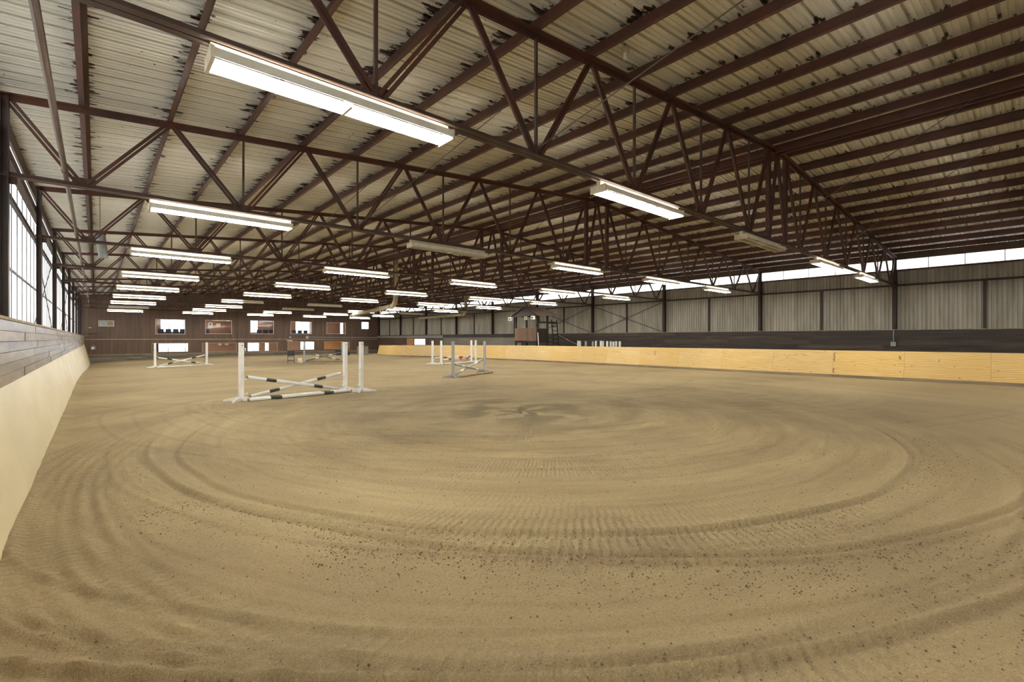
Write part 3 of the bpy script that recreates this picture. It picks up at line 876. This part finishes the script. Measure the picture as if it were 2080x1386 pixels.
# pictures and furniture seen through the glass
def picture(x, z, w_, h_, lab, inner):
    r = root('picture_frame', (x, YR - .03, z), lab, 'picture')
    f = box('frame', (x, YR - .02, z), (w_, .03, h_), white_paint, r)
    box('print', (x, YR - .04, z), (w_ * .55, .012, h_ * .55), inner, r)
picture(9.95, 3.32, .42, .42, 'square white picture frame with dark print in the second upper window', grey_dark_paint)
picture(10.75, 3.28, .40, .30, 'wide pale picture beside the dark print in the second upper window', room_ceil)
picture(10.9, 1.05, .30, .30, 'left pale picture in the second low window', room_ceil)
picture(11.6, 1.05, .36, .26, 'right pale picture in the second low window', room_ceil)
def lounge_chair(x, y, z, m, lab, grp=None):
    r = root('lounge_chair', (x, y, z), lab, 'chair', grp)
    box('seat', (x, y, z + .43), (.5, .5, .07), m, r)
    box('backrest', (x, y + .23, z + .72), (.5, .05, .5), m, r)
    for sx_ in (-.21, .21):
        for sy_ in (-.21, .21): box('leg', (x + sx_, y + sy_, z + .2), (.035, .035, .4), grey_metal, r)
lounge_chair(9.35, YF + 2.6, 1.75, chair_blue, 'dark blue chair at the left of the second upper window')
for i, x in enumerate((5.2, 5.85, 6.5, 7.1)):
    lounge_chair(x, YF + 2.4, 1.75, chair_blue, ['first', 'second', 'third', 'fourth'][i] + ' chair from the left in the leftmost upper window', 'chairs in the leftmost upper window')
for i, x in enumerate((18.6, 19.3, 20.0)):
    lounge_chair(x, YF + 2.4, 1.75, chair_blue, ['left', 'middle', 'right'][i] + ' chair in the fourth upper window from the left', 'chairs in the fourth upper window')
for i, x in enumerate((14.6, 15.3, 15.9)):
    lounge_chair(x, YF + 2.2, 1.75, chair_blue, ['left', 'middle', 'right'][i] + ' chair in the middle upper window', 'chairs in the middle upper window')
# things fixed to the far wall
r = root('air_conditioner', (.77, YF, 2.87), 'boxed window air conditioner high on the left of the far wall', 'air conditioner')
for nm, a, b in (('frame', (.2, YF - .06, 2.84), (.26, YF, 3.42)), ('frame', (1.28, YF - .06, 2.84), (1.34, YF, 3.42)), ('frame', (.26, YF - .06, 3.36), (1.28, YF, 3.42)), ('frame', (.26, YF - .06, 2.84), (1.28, YF, 2.89))):
    box2(nm, a, b, frame_white, r)
box2('filler_board', (.84, YF - .03, 2.89), (1.28, YF - .001, 3.36), trim_tan_m, r)
gb = box2('grille_body', (.30, YF - .2, 2.89), (.82, YF - .001, 3.30), frame_white, r)
box2('grille', (.35, YF - .215, 2.93), (.76, YF - .2, 3.25), grey_metal, gb)
r = root('wall_bracket', (-.3, YF, 2.2), 'rusty wall bracket shelf in the left corner of the far wall', 'bracket')
box2('shelf', (-.55, YF - .3, 2.18), (.05, YF, 2.22), pipe_m, r); box2('upright', (-.3, YF - .06, 2.22), (-.22, YF, 2.75), pipe_m, r); box2('arm', (-.5, YF - .05, 2.68), (-.22, YF, 2.73), fixture_m, r)
r = root('electric_box', (-.17, YF, .65), 'small grey electric box low on the left of the far wall', 'electric box')
box2('body', (-.33, YF - .1, .65), (-.01, YF, .95), grey_metal, r); box2('lid', (-.30, YF - .115, .67), (-.12, YF - .1, .86), white_paint, r); box2('conduit', (-.16, YF - .05, .95), (-.12, YF, 1.12), grey_metal, r)
r = root('letter_sign', (12.5, YF - .05, .3), 'small white square sign with dark mark between the second and middle low windows', 'sign')
box2('plate', (12.33, YF - .07, .28), (12.68, YF - .04, .62), white_paint, r); box2('mark', (12.44, YF - .08, .38), (12.58, YF - .07, .52), black_plastic, r)
r = root('wall_lamp', (17.3, YF, 1.7), 'small floodlight over the fourth low window', 'lamp')
box2('bracket', (17.28, YF - .12, 1.68), (17.36, YF - .03, 1.78), grey_metal, r); box2('head', (17.2, YF - .22, 1.74), (17.44, YF - .1, 1.94), grey_metal, r)
r = root('name_sign', (17.3, YF, 1.42), 'narrow pale name board above the fourth low window', 'sign')
box2('board', (17.05, YF - .05, 1.38), (17.62, YF - .005, 1.50), frame_white, r); box2('backing_strip', (17.0, YF - .004, 1.36), (17.67, YF, 1.52), trim_tan_m, r)
r = root('door_track', (24, YF - .1, 1.8), 'grey sliding door track along the right of the far wall', 'door track')
rod('rail', (19.4, YF - .12, 1.82), (28.5, YF - .12, 1.80), .07, grey_metal, r, 8); box2('end_box', (19.1, YF - .25, 1.66), (19.45, YF - .03, 2.0), grey_metal, r)

# right-wall window near the far corner with wooden frame
w = window(12, 47.3, 49.9, .9, 1.68, room_wood, y=0.0)
for o in [w] + list(w.children): pass
w.location = (28.5, 48.6, .9); w.rotation_euler = (0, 0, -math.pi / 2)
tag(w, 'wood-framed bright opening low in the right wall near the far corner', 'window')
box2('far_board', (28.43, 50.0, .5), (28.455, 51.6, 1.7), room_wood, wr)

# ------------------------------------------------------------------ wall behind the viewpoint
wf = root('wall_front', (XC, YB, 0), 'brown boarded end wall behind the viewpoint', 'wall', kind='structure')
for i in range(25): box2('siding_board', (-1.5 + i * 1.22, YB - .06, -.2), (-1.5 + (i + 1) * 1.22 - .008, YB, 7.2), siding_m, wf)

# ------------------------------------------------------------------ right kick barrier of plywood
kb = root('kick_barrier', (24.4, YB, 0), 'leaning plywood kick barrier along the right side of the arena', 'barrier')
KX, KL, KH = 24.12, .26, 1.16
for a, b in run(-6.0, 50.6, [2.44]):
    z0 = fz(KX, (a + b) / 2) * 1.25
    dz = z0
    V = [(KX, a, dz + .12), (KX, b - .006, dz + .12), (KX + KL, b - .006, dz + KH), (KX + KL, a, dz + KH)]
    n = Vector((KH, 0, -KL)).normalized() * .02
    V += [tuple(Vector(v) + n) for v in V]
    mesh_obj('plywood_panel', V, [(0, 1, 2, 3), (7, 6, 5, 4), (0, 4, 5, 1), (1, 5, 6, 2), (2, 6, 7, 3), (3, 7, 4, 0)], plywood, kb, origin=(KX, a, dz))
    box2('sill_board', (KX - .05, a, dz - .12), (KX + .02, b - .008, dz + .115), sill_m, kb)
    beam('support_post', (KX + .4, a + .1, dz - .1), (KX + KL + .06, a + .1, dz + KH - .06), [rect(.09, .09)], bare_wood, kb, up=(0, 1, 0))
def stamp(y0, n, z0):
    # faint ink stamps running up a sheet
    for i in range(n):
        z = z0 + i * .055
        x = KX + KL * (z - .12) / (KH - .12)
        box('ink_stamp', (x - .004, y0 + .012 * ((i * 7) % 3 - 1), z), (.004, .05 + .02 * (i % 2), .028), black_plastic, kb, (0, .245, 0))
stamp(6.15, 7, .70); stamp(6.15, 4, .2); stamp(3.9, 3, .85); stamp(15.0, 4, .75)
# end gate between barrier and far wall
r = root('corner_gate', (23.5, 52.4, -.4), 'grey wooden gate beside the far end of the plywood barrier', 'gate')
for i in range(7): box2('board', (22.5 + i * .19, 52.3, fz(23, 52) - .05), (22.5 + i * .19 + .18, 52.34, .78), plank_grey_m, r)
for z in (0.05, .6): box2('rail', (22.5, 52.34, z), (23.84, 52.38, z + .1), plank_grey_m, r)

# ------------------------------------------------------------------ jumps
def standard(x, y, m, lab, grp, rz=0.0, h=1.56, cups=(.38,), flen=.46):
    z = fz(x, y)
    r = root('jump_standard', (x, y, z), lab, 'jump standard', grp)
    key = ('post', m.name, round(h, 2))
    def post():
        w_ = .055
        V, F = sweep((0, 0, .05), (0, 0, h), [[(-w_, -w_ + .008), (-w_ + .008, -w_), (w_ - .008, -w_), (w_, -w_ + .008), (w_, w_ - .008), (w_ - .008, w_), (-w_ + .008, w_), (-w_, w_ - .008)]], up=(0, 1, 0))
        return V, F, m, False
    po = shared('post', key, post, (x, y, z), r, (0, 0, rz))
    def sub(name, mesh, loc, rot=0.0):
        o = bpy.data.objects.new(name, mesh); o.location = loc; o.rotation_euler = (0, 0, rot)
        return link(o, po)
    sub('peg_hole', boxmesh(.02, .006, .03, black_plastic), (0, -.056, h - .08))
    if True:
        def foot():
            # wedge-shaped foot plank running out from the post
            V = [(.04, -.02, .0), (flen, -.02, .0), (flen, -.02, .035), (.04, -.02, .13), (.04, .02, .0), (flen, .02, .0), (flen, .02, .035), (.04, .02, .13)]
            return V, [(0, 1, 2, 3), (7, 6, 5, 4), (0, 4, 5, 1), (1, 5, 6, 2), (2, 6, 7, 3), (3, 7, 4, 0)], m, False
        for i in range(4):
            shared('foot', ('foot', m.name, flen), foot, (x, y, z), r, (0, 0, rz + math.pi / 4 + i * math.pi / 2))
    for cz, side in cups:
        def cup():
            V, F = [], []
            n = 7
            for yy in (-.03, .03):
                for i in range(n):
                    t = math.pi + math.pi * i / (n - 1)
                    V.append((.055 + .05 + .05 * math.cos(t), yy, .05 * math.sin(t)))
                for i in reversed(range(n)):
                    t = math.pi + math.pi * i / (n - 1)
                    V.append((.055 + .05 + .058 * math.cos(t), yy, .058 * math.sin(t)))
            k = 2 * n
            F += [tuple(range(k))[::-1], tuple(range(k, 2 * k))]
            for i in range(k): F.append((i, (i + 1) % k, k + (i + 1) % k, k + i))
            return V, F, m, False
        ck = ('cup', m.name)
        if ck not in CACHE:
            V, F, mm, _ = cup()
            CACHE[ck] = me = bpy.data.meshes.new('jump_cup'); me.from_pydata(V, [], F); me.materials.append(mm)
        sub('jump_cup', CACHE[ck], (0, 0, cz), 0 if side > 0 else math.pi)
    return r

def pole(p0, p1, m, bands, bm, lab, grp, r_=.046):
    """round jump pole with coloured tape bands; bands = fractions along the pole"""
    p0, p1 = Vector(p0), Vector(p1)
    o = root('jump_pole', tuple(p0), lab, 'jump pole', grp)
    def seg(nm, a, b, rr, mm, par): return rod(nm, p0.lerp(p1, a), p0.lerp(p1, b), rr, mm, par, 12)
    seg('shaft', .01, .99, r_, m, o)
    for a, b in bands: seg('tape_band', a, b, r_ + .002, bm, o)
    for a, b in ((0, .01), (.99, 1)): seg('end_cap', a, b, r_ * .97, bare_wood, o)
    for ch in o.children: ch.data.polygons.foreach_set('use_smooth', [len(p.vertices) == 4 for p in ch.data.polygons])
    return o

GA = 'nearest white cross-rail jump'
standard(2.93, 14.31, white_paint, 'white left standard of the nearest cross-rail jump', GA, .16, 1.57, ((.62, 1), (.22, 1)))
standard(5.98, 14.83, white_paint, 'white right standard holding the nearest cross-rail', GA, .16, 1.57, ((.55, -1), (.22, -1)))
standard(6.28, 14.30, white_paint, 'spare white standard just right of the nearest cross-rail', GA, .2, 1.58, ((.78, -1), (.26, -1)))
BB = ((.19, .29), (.70, .80))
pole((3.05, 14.30, .64), (5.72, 14.72, .10), white_paint, BB, black_tape, 'white pole with black bands sloping down to the right in nearest jump', GA)
pole((3.16, 14.43, .09), (5.87, 14.86, .58), white_paint, BB, black_tape, 'white pole with black bands sloping up to the right in nearest jump', GA)
pole((3.02, 13.98, .05), (6.02, 14.46, .05), white_paint, BB, black_tape, 'front ground pole of the nearest white jump', GA)
pole((3.06, 14.13, .05), (5.95, 14.60, .05), white_paint, BB, black_tape, 'rear ground pole of the nearest white jump', GA)

GB = 'white cross-rail jump by the far left wall'
standard(2.82, 37.4, white_paint, 'white left standard of the jump near the far left corner', GB, .3, 1.56, ((.75, 1),))
standard(5.77, 38.5, white_paint, 'white right standard of the jump near the far left corner', GB, .3, 1.56, ((.75, -1),))
zb_ = fz(3, 38)
pole((2.95, 37.42, zb_ + .65), (5.6, 38.36, zb_ + .12), white_paint, BB, black_tape, 'black-banded pole sloping down right in the far left jump', GB)
pole((3.0, 37.52, zb_ + .10), (5.66, 38.52, zb_ + .72), white_paint, BB, black_tape, 'black-banded pole sloping up right in the far left jump', GB)
pole((2.85, 37.2, zb_ + .05), (5.8, 38.25, zb_ + .05), white_paint, (), black_tape, 'plain white ground pole of the far left jump', GB)

GC = 'grey cross-rail jump in the middle'
standard(11.57, 16.96, grey_paint, 'grey left standard of the middle cross-rail jump', GC, .47, 1.56, ((.52, 1), (.2, 1)))
standard(14.42, 18.38, grey_paint, 'grey right standard of the middle cross-rail jump', GC, .47, 1.55, ((.62, -1), (.2, -1)))
WB = ((.2, .3), (.68, .78))
pole((11.70, 16.99, .56), (14.25, 18.22, .11), grey_paint, WB, white_paint, 'grey pole with white bands sloping down right in the middle jump', GC)
pole((11.75, 17.13, .09), (14.30, 18.38, .66), grey_paint, WB, white_paint, 'grey pole with white bands sloping up right in the middle jump', GC)
pole((11.85, 16.75, .05), (14.6, 17.98, .05), bare_wood, (), white_paint, 'bare wooden ground pole in front of the middle grey jump', GC)

GD = 'white and red oxer near the plywood barrier'
standard(16.95, 26.2, white_paint, 'front left white standard of the red-banded oxer', GD, .3, 1.55, ((.33, 1),))
standard(16.6, 26.7, white_paint, 'rear left white standard of the red-banded oxer', GD, .3, 1.55, ((.33, 1),))
standard(19.95, 26.95, white_paint, 'front right white standard of the red-banded oxer', GD, .3, 1.57, ((.33, -1),))
standard(20.6, 27.3, white_paint, 'rear right white standard of the red-banded oxer', GD, .3, 1.57, ((.33, -1),))
RB = ((.2, .3), (.58, .68), (.82, .92))
pole((17.05, 26.22, .30), (19.85, 26.92, .30), white_paint, RB, red_tape, 'front white pole with red bands of the oxer', GD)
pole((16.72, 26.72, .40), (20.5, 27.28, .40), white_paint, RB, red_tape, 'rear white pole with red bands of the oxer', GD)
pole((17.0, 25.95, .04), (20.0, 26.7, .04), white_paint, (), red_tape, 'plain white ground pole of the red-banded oxer', GD)

GE = 'far grey cross-rail jump beside the black chair'
standard(11.65, 36.6, grey_paint, 'grey left standard beside the black chair', GE, -.1, 1.53, ((.7, 1),))
standard(14.40, 36.3, grey_paint, 'grey right standard of the far cross-rail by the chair', GE, -.1, 1.53, ((.7, -1),))
ze = fz(12, 36)
pole((11.78, 36.56, ze + .68), (14.25, 36.32, ze + .12), grey_dark_paint, ((.27, .37), (.75, .85)), white_paint, 'dark grey pole sloping down right in the far grey jump', GE)
pole((11.80, 36.72, ze + .10), (14.28, 36.44, ze + .68), grey_dark_paint, ((.27, .37), (.66, .76)), white_paint, 'dark grey pole sloping up right in the far grey jump', GE)
pole((11.7, 36.35, ze + .05), (14.5, 36.05, ze + .05), bare_wood, (), white_paint, 'bare wooden ground pole of the far grey jump', GE)

# chair and block next to it
cx_, cy_ = 10.55, 36.0; cz_ = fz(cx_, cy_)
ch = root('folding_chair', (cx_, cy_, cz_), 'black chair standing alone on the sand beside the far grey jump', 'chair')
rz_ = -.28
def cl(name, px, py, pz, s_, m=black_plastic):
    a = math.cos(rz_); b = math.sin(rz_)
    return box(name, (cx_ + px * a - py * b, cy_ + px * b + py * a, cz_ + pz), s_, m, ch, (0, 0, rz_))
cl('seat', 0, 0, .45, (.46, .44, .035)); cl('backrest', 0, -.20, .70, (.45, .03, .36))
for sx_ in (-.21, .21):
    for sy_ in (-.2, .2): cl('leg', sx_, sy_, .22 if sy_ > 0 else .44, (.03, .03, .44 if sy_ > 0 else .88))
for sy_ in (-.2, .2): cl('crossbar', 0, sy_, .2, (.42, .02, .025))
for sx_ in (-.21, .21): cl('crossbar', sx_, 0, .3, (.02, .4, .025))
bl = root('mounting_block', (11.05, 35.75, fz(11, 36)), 'small pale beige block between the black chair and grey standard', 'block')
zz = fz(11, 36)
box2('body', (10.92, 35.6, zz), (11.2, 35.9, zz + .30), kick_left_m, bl); box2('top', (10.90, 35.58, zz + .30), (11.22, 35.92, zz + .34), white_paint, bl); box2('step', (10.98, 35.42, zz), (11.16, 35.6, zz + .16), kick_left_m, bl)
# dark crates by the far gate
for i, (x, y, w_, h_) in enumerate(((20.9, 53.5, .7, .55), (21.6, 53.2, .6, .35))):
    z = fz(x, y)
    r = root('storage_crate', (x, y, z), ['taller', 'lower'][i] + ' dark blue-black crate on the sand by the far grey gate', 'crate', 'crates by the far gate')
    box('body', (x, y, z + h_ / 2), (w_, .5, h_), black_plastic, r); box('lid', (x, y, z + h_ + .03), (w_ + .06, .56, .06), chair_blue, r)
    for q in (-.3, .3): box('rib', (x + w_ * q, y - .26, z + h_ / 2), (.05, .03, h_ * .9), chair_blue, r)

# ------------------------------------------------------------------ announcer booth behind the barrier
hb = root('announcer_booth', (25.6, 26.7, 0), 'brown timber announcer booth with gable roof behind the plywood barrier', 'booth')
HX0, HX1, HY0, HY1 = 25.0, 26.25, 25.5, 27.95
for x in (HX0 + .05, HX1 - .05):
    for y in (HY0 + .05, HY1 - .05): box2('post', (x - .06, y - .06, -.1), (x + .06, y + .06, 3.5), hut_dark, hb)
nb = 14
for i in range(nb):
    a = HY0 + (HY1 - HY0) * i / nb; b = HY0 + (HY1 - HY0) * (i + 1) / nb
    box2('front_board', (HX0 - .03, a + .006, 1.50), (HX0, b - .006, 2.45), hut_wood, hb)
for i in range(7):
    a = HX0 + (HX1 - HX0) * i / 7; b = HX0 + (HX1 - HX0) * (i + 1) / 7
    for yy in (HY0 - .03, HY1): box2('side_board', (a + .005, yy, 1.35), (b - .005, yy + .03, 2.45), hut_dark, hb)
box2('deck', (HX0, HY0, 1.38), (HX1 + .5, HY1, 1.46), hut_dark, hb)
box2('handrail', (HX0 - .02, HY0 - .05, 2.45), (HX0 + .08, HY1 + .05, 2.50), hut_wood, hb)
for z in (2.85,): box2('side_rail', (HX0 + .1, HY0, z), (HX1 + .9, HY0 + .06, z + .14), hut_dark, hb)
ym = (HY0 + HY1) / 2
for sd, ye in ((1, HY0 - .35), (-1, HY1 + .35)):
    V = [(24.7, ye, 3.42), (26.95, ye, 3.42), (26.95, ym, 4.12), (24.7, ym, 4.12)]
    V += [(v[0], v[1], v[2] + .06) for v in V]
    F = [(0, 1, 2, 3), (7, 6, 5, 4), (0, 4, 5, 1), (1, 5, 6, 2), (2, 6, 7, 3), (3, 7, 4, 0)]
    mesh_obj('roof_slope', V, F if sd < 0 else [f[::-1] for f in F], hut_roof, hb)
    beam('barge_board', (24.68, ye, 3.42), (24.68, ym, 4.12), [rect(.03, .12)], hut_dark, hb)
mesh_obj('gable_shade_panel', [(24.78, HY0, 3.50), (24.78, HY1, 3.50), (24.78, ym, 4.08), (24.82, HY0, 3.50), (24.82, HY1, 3.50), (24.82, ym, 4.08)], [(0, 1, 2), (5, 4, 3), (0, 3, 4, 1), (1, 4, 5, 2), (2, 5, 3, 0)], hut_dark, hb)  # gable is open here; dark panel stands in for its shaded underside
box2('tie_beam', (24.75, HY0 - .1, 3.40), (24.85, HY1 + .1, 3.52), hut_dark, hb)
# ladder
ld = root('ladder', (26.9, 25.3, 0), 'dark wooden ladder leaning at the right side of the booth', 'ladder')
for x in (26.55, 27.15): beam('stile', (x, 25.1, 0), (x, 25.45, 3.15), [rect(.07, .05)], hut_dark, ld, up=(0, 1, 0))
for i in range(9): z = .3 + i * .33; box('rung', (26.85, 25.1 + .35 * z / 3.15, z), (.6, .12, .06), hut_dark, ld)
# loudspeakers
def speaker(x, y, z, lab, m):
    r = root('loudspeaker', (x, y, z), lab, 'loudspeaker', 'booth loudspeakers')
    cb = box('cabinet', (x, y, z), (.18, .28, .26), m, r)
    beam('cone', (x - .1, y, z), (x - .09, y, z), [ring(.09, 12)], black_plastic, cb, up=(0, 0, 1))
    box('bracket', (x, y, z + .17), (.04, .04, .09), grey_metal, r)
speaker(24.72, HY0 + .1, 3.26, 'white loudspeaker with dark cone at the right gable corner of the booth', white_paint)
speaker(24.6, HY1 + .1, 3.22, 'bright white loudspeaker at the left gable corner of the booth', white_paint)
speaker(24.9, 26.55, 3.25, 'small beige loudspeaker under the middle of the booth gable', fixture_m)
# leaning pole, rope, spare standards, drums
r = root('leaning_pole', (25.2, 25.2, 0), 'thin white pole leaning on the front corner of the booth', 'pole')
rod('shaft', (24.9, 25.1, .05), (24.98, 25.35, 2.1), .03, white_paint, r, 8); rod('cap', (24.98, 25.35, 2.1), (24.983, 25.36, 2.16), .034, grey_metal, r, 8)
tube_path('rope', [(27.15, 25.31, 1.98), (27.0, 24.5, 1.72), (26.75, 23.7, 1.48), (26.5, 22.9, 1.28), (26.27, 22.34, 1.18)], .012, frame_white)
tag(bpy.data.objects['rope'], 'thin pale rope sagging from the ladder to the stored standards', 'rope')
o = box('flag', (26.9, 24.15, 1.62), (.02, .30, .10), red_tape, None, (0.35, 0, 0)); tag(o, 'small red rag tied on the sagging rope', 'rag')
sp = [(26.0, 22.25, 0), (26.25, 22.3, 0), (26.0, 21.55, 1), (26.1, 21.0, 1), (26.0, 20.65, 0), (25.9, 20.15, 0), (26.2, 20.2, 0), (25.95, 19.65, 0), (26.2, 19.55, 0), (25.9, 19.1, 0), (26.2, 19.1, 0), (26.05, 18.7, 0)]
SN = ['leftmost front', 'leftmost rear', 'third', 'fourth', 'fifth', 'sixth', 'seventh', 'eighth', 'ninth', 'tenth', 'eleventh', 'rightmost']
for i, (x, y, gq) in enumerate(sp):
    standard(x, y, grey_paint if gq else white_paint, '%s of the spare %s jump standards stored behind the barrier, counted from the booth' % (SN[i], 'grey' if gq else 'white'), 'spare standards stored behind the barrier', random.uniform(-.3, .3), 1.5 + random.uniform(-.03, .03), (), flen=.13)

# ------------------------------------------------------------------ pipes and hangings
pp = root('sprinkler_pipe', (-.37, 20, CH + .12), 'long brown pipe running along the bottom chords by the left wall', 'pipe')
for k in range(-1, 9): rod('pipe_length', (-.37, TY(k) + .02, CH + .125), (-.37, TY(k + 1), CH + .125), .035, pipe_m, pp, 10)
for k in range(0, 9): rod('coupling', (-.37, TY(k) - .5, CH + .125), (-.37, TY(k) - .38, CH + .125), .045, pipe_m, pp, 10)
cn = root('hanging_canister', (.12, TY(3) + .8, 4.5), 'grey cylinder hanging from the roof near the left wall', 'canister')
rod('body', (.10, TY(3) + .8, 4.62), (.17, TY(3) + .8, 3.98), .11, grey_metal, cn, 16); rod('top_cap', (.093, TY(3) + .8, 4.68), (.10, TY(3) + .8, 4.62), .13, black_plastic, cn, 16); rod('hanger', (.09, TY(3) + .8, 4.68), (.09, TY(3) + .8, 5.9), .008, cable_m, cn, 6)
d1 = root('heater_duct', (16, 36, 3.8), 'long beige duct with an upward elbow hanging in mid-arena', 'duct')
tube_path('duct_run', [(17.7, 42.5, 3.80), (16.3, 36, 3.82), (14.9, 29.2, 3.85)], .15, duct_m, d1, 12)
tube_path('elbow', [(14.88, 29.1, 3.85), (14.8, 28.6, 3.90), (14.75, 28.3, 4.1), (14.73, 28.2, 4.5), (14.73, 28.2, 6.97)], .16, duct_m, d1, 12)
d2 = root('heater_duct', (26, 41, 3.95), 'beige duct hanging along the right wall beyond the booth', 'duct')
tube_path('duct_run', [(26.9, 46, 3.92), (26.2, 37, 3.95)], .13, duct_m, d2, 12)
tube_path('elbow', [(26.2, 36.9, 3.95), (26.2, 36.5, 4.0), (26.2, 36.3, 4.2), (26.2, 36.25, 6.0)], .14, duct_m, d2, 12)
sb = root('bulb_socket', (5.0, 3.1, 6.0), 'bare bulb socket under the roof beside the nearest truss', 'light socket')
rod('base', (6.35, 4.45, 6.32), (6.35, 4.45, 6.24), .06, fixture_m, sb, 12); rod('bulb', (6.35, 4.45, 6.24), (6.35, 4.45, 6.15), .035, reflector_m, sb, 12); rod('stem', (6.35, 4.45, 6.32), (6.35, 4.45, 6.75), .012, grey_metal, sb, 6)
for k, y in ((2, TY(2)), (0, 0)):
    pass
r = root('junction_box', (28.55, TY(1), 1.45), 'small grey junction box with conduit under the nearest right column', 'junction box')
box2('body', (28.36, TY(1) - .1, 1.32), (28.455, TY(1) + .1, 1.52), grey_metal, r); box2('conduit', (28.425, TY(1) - .015, 1.52), (28.455, TY(1) + .015, 2.07), grey_metal, r)
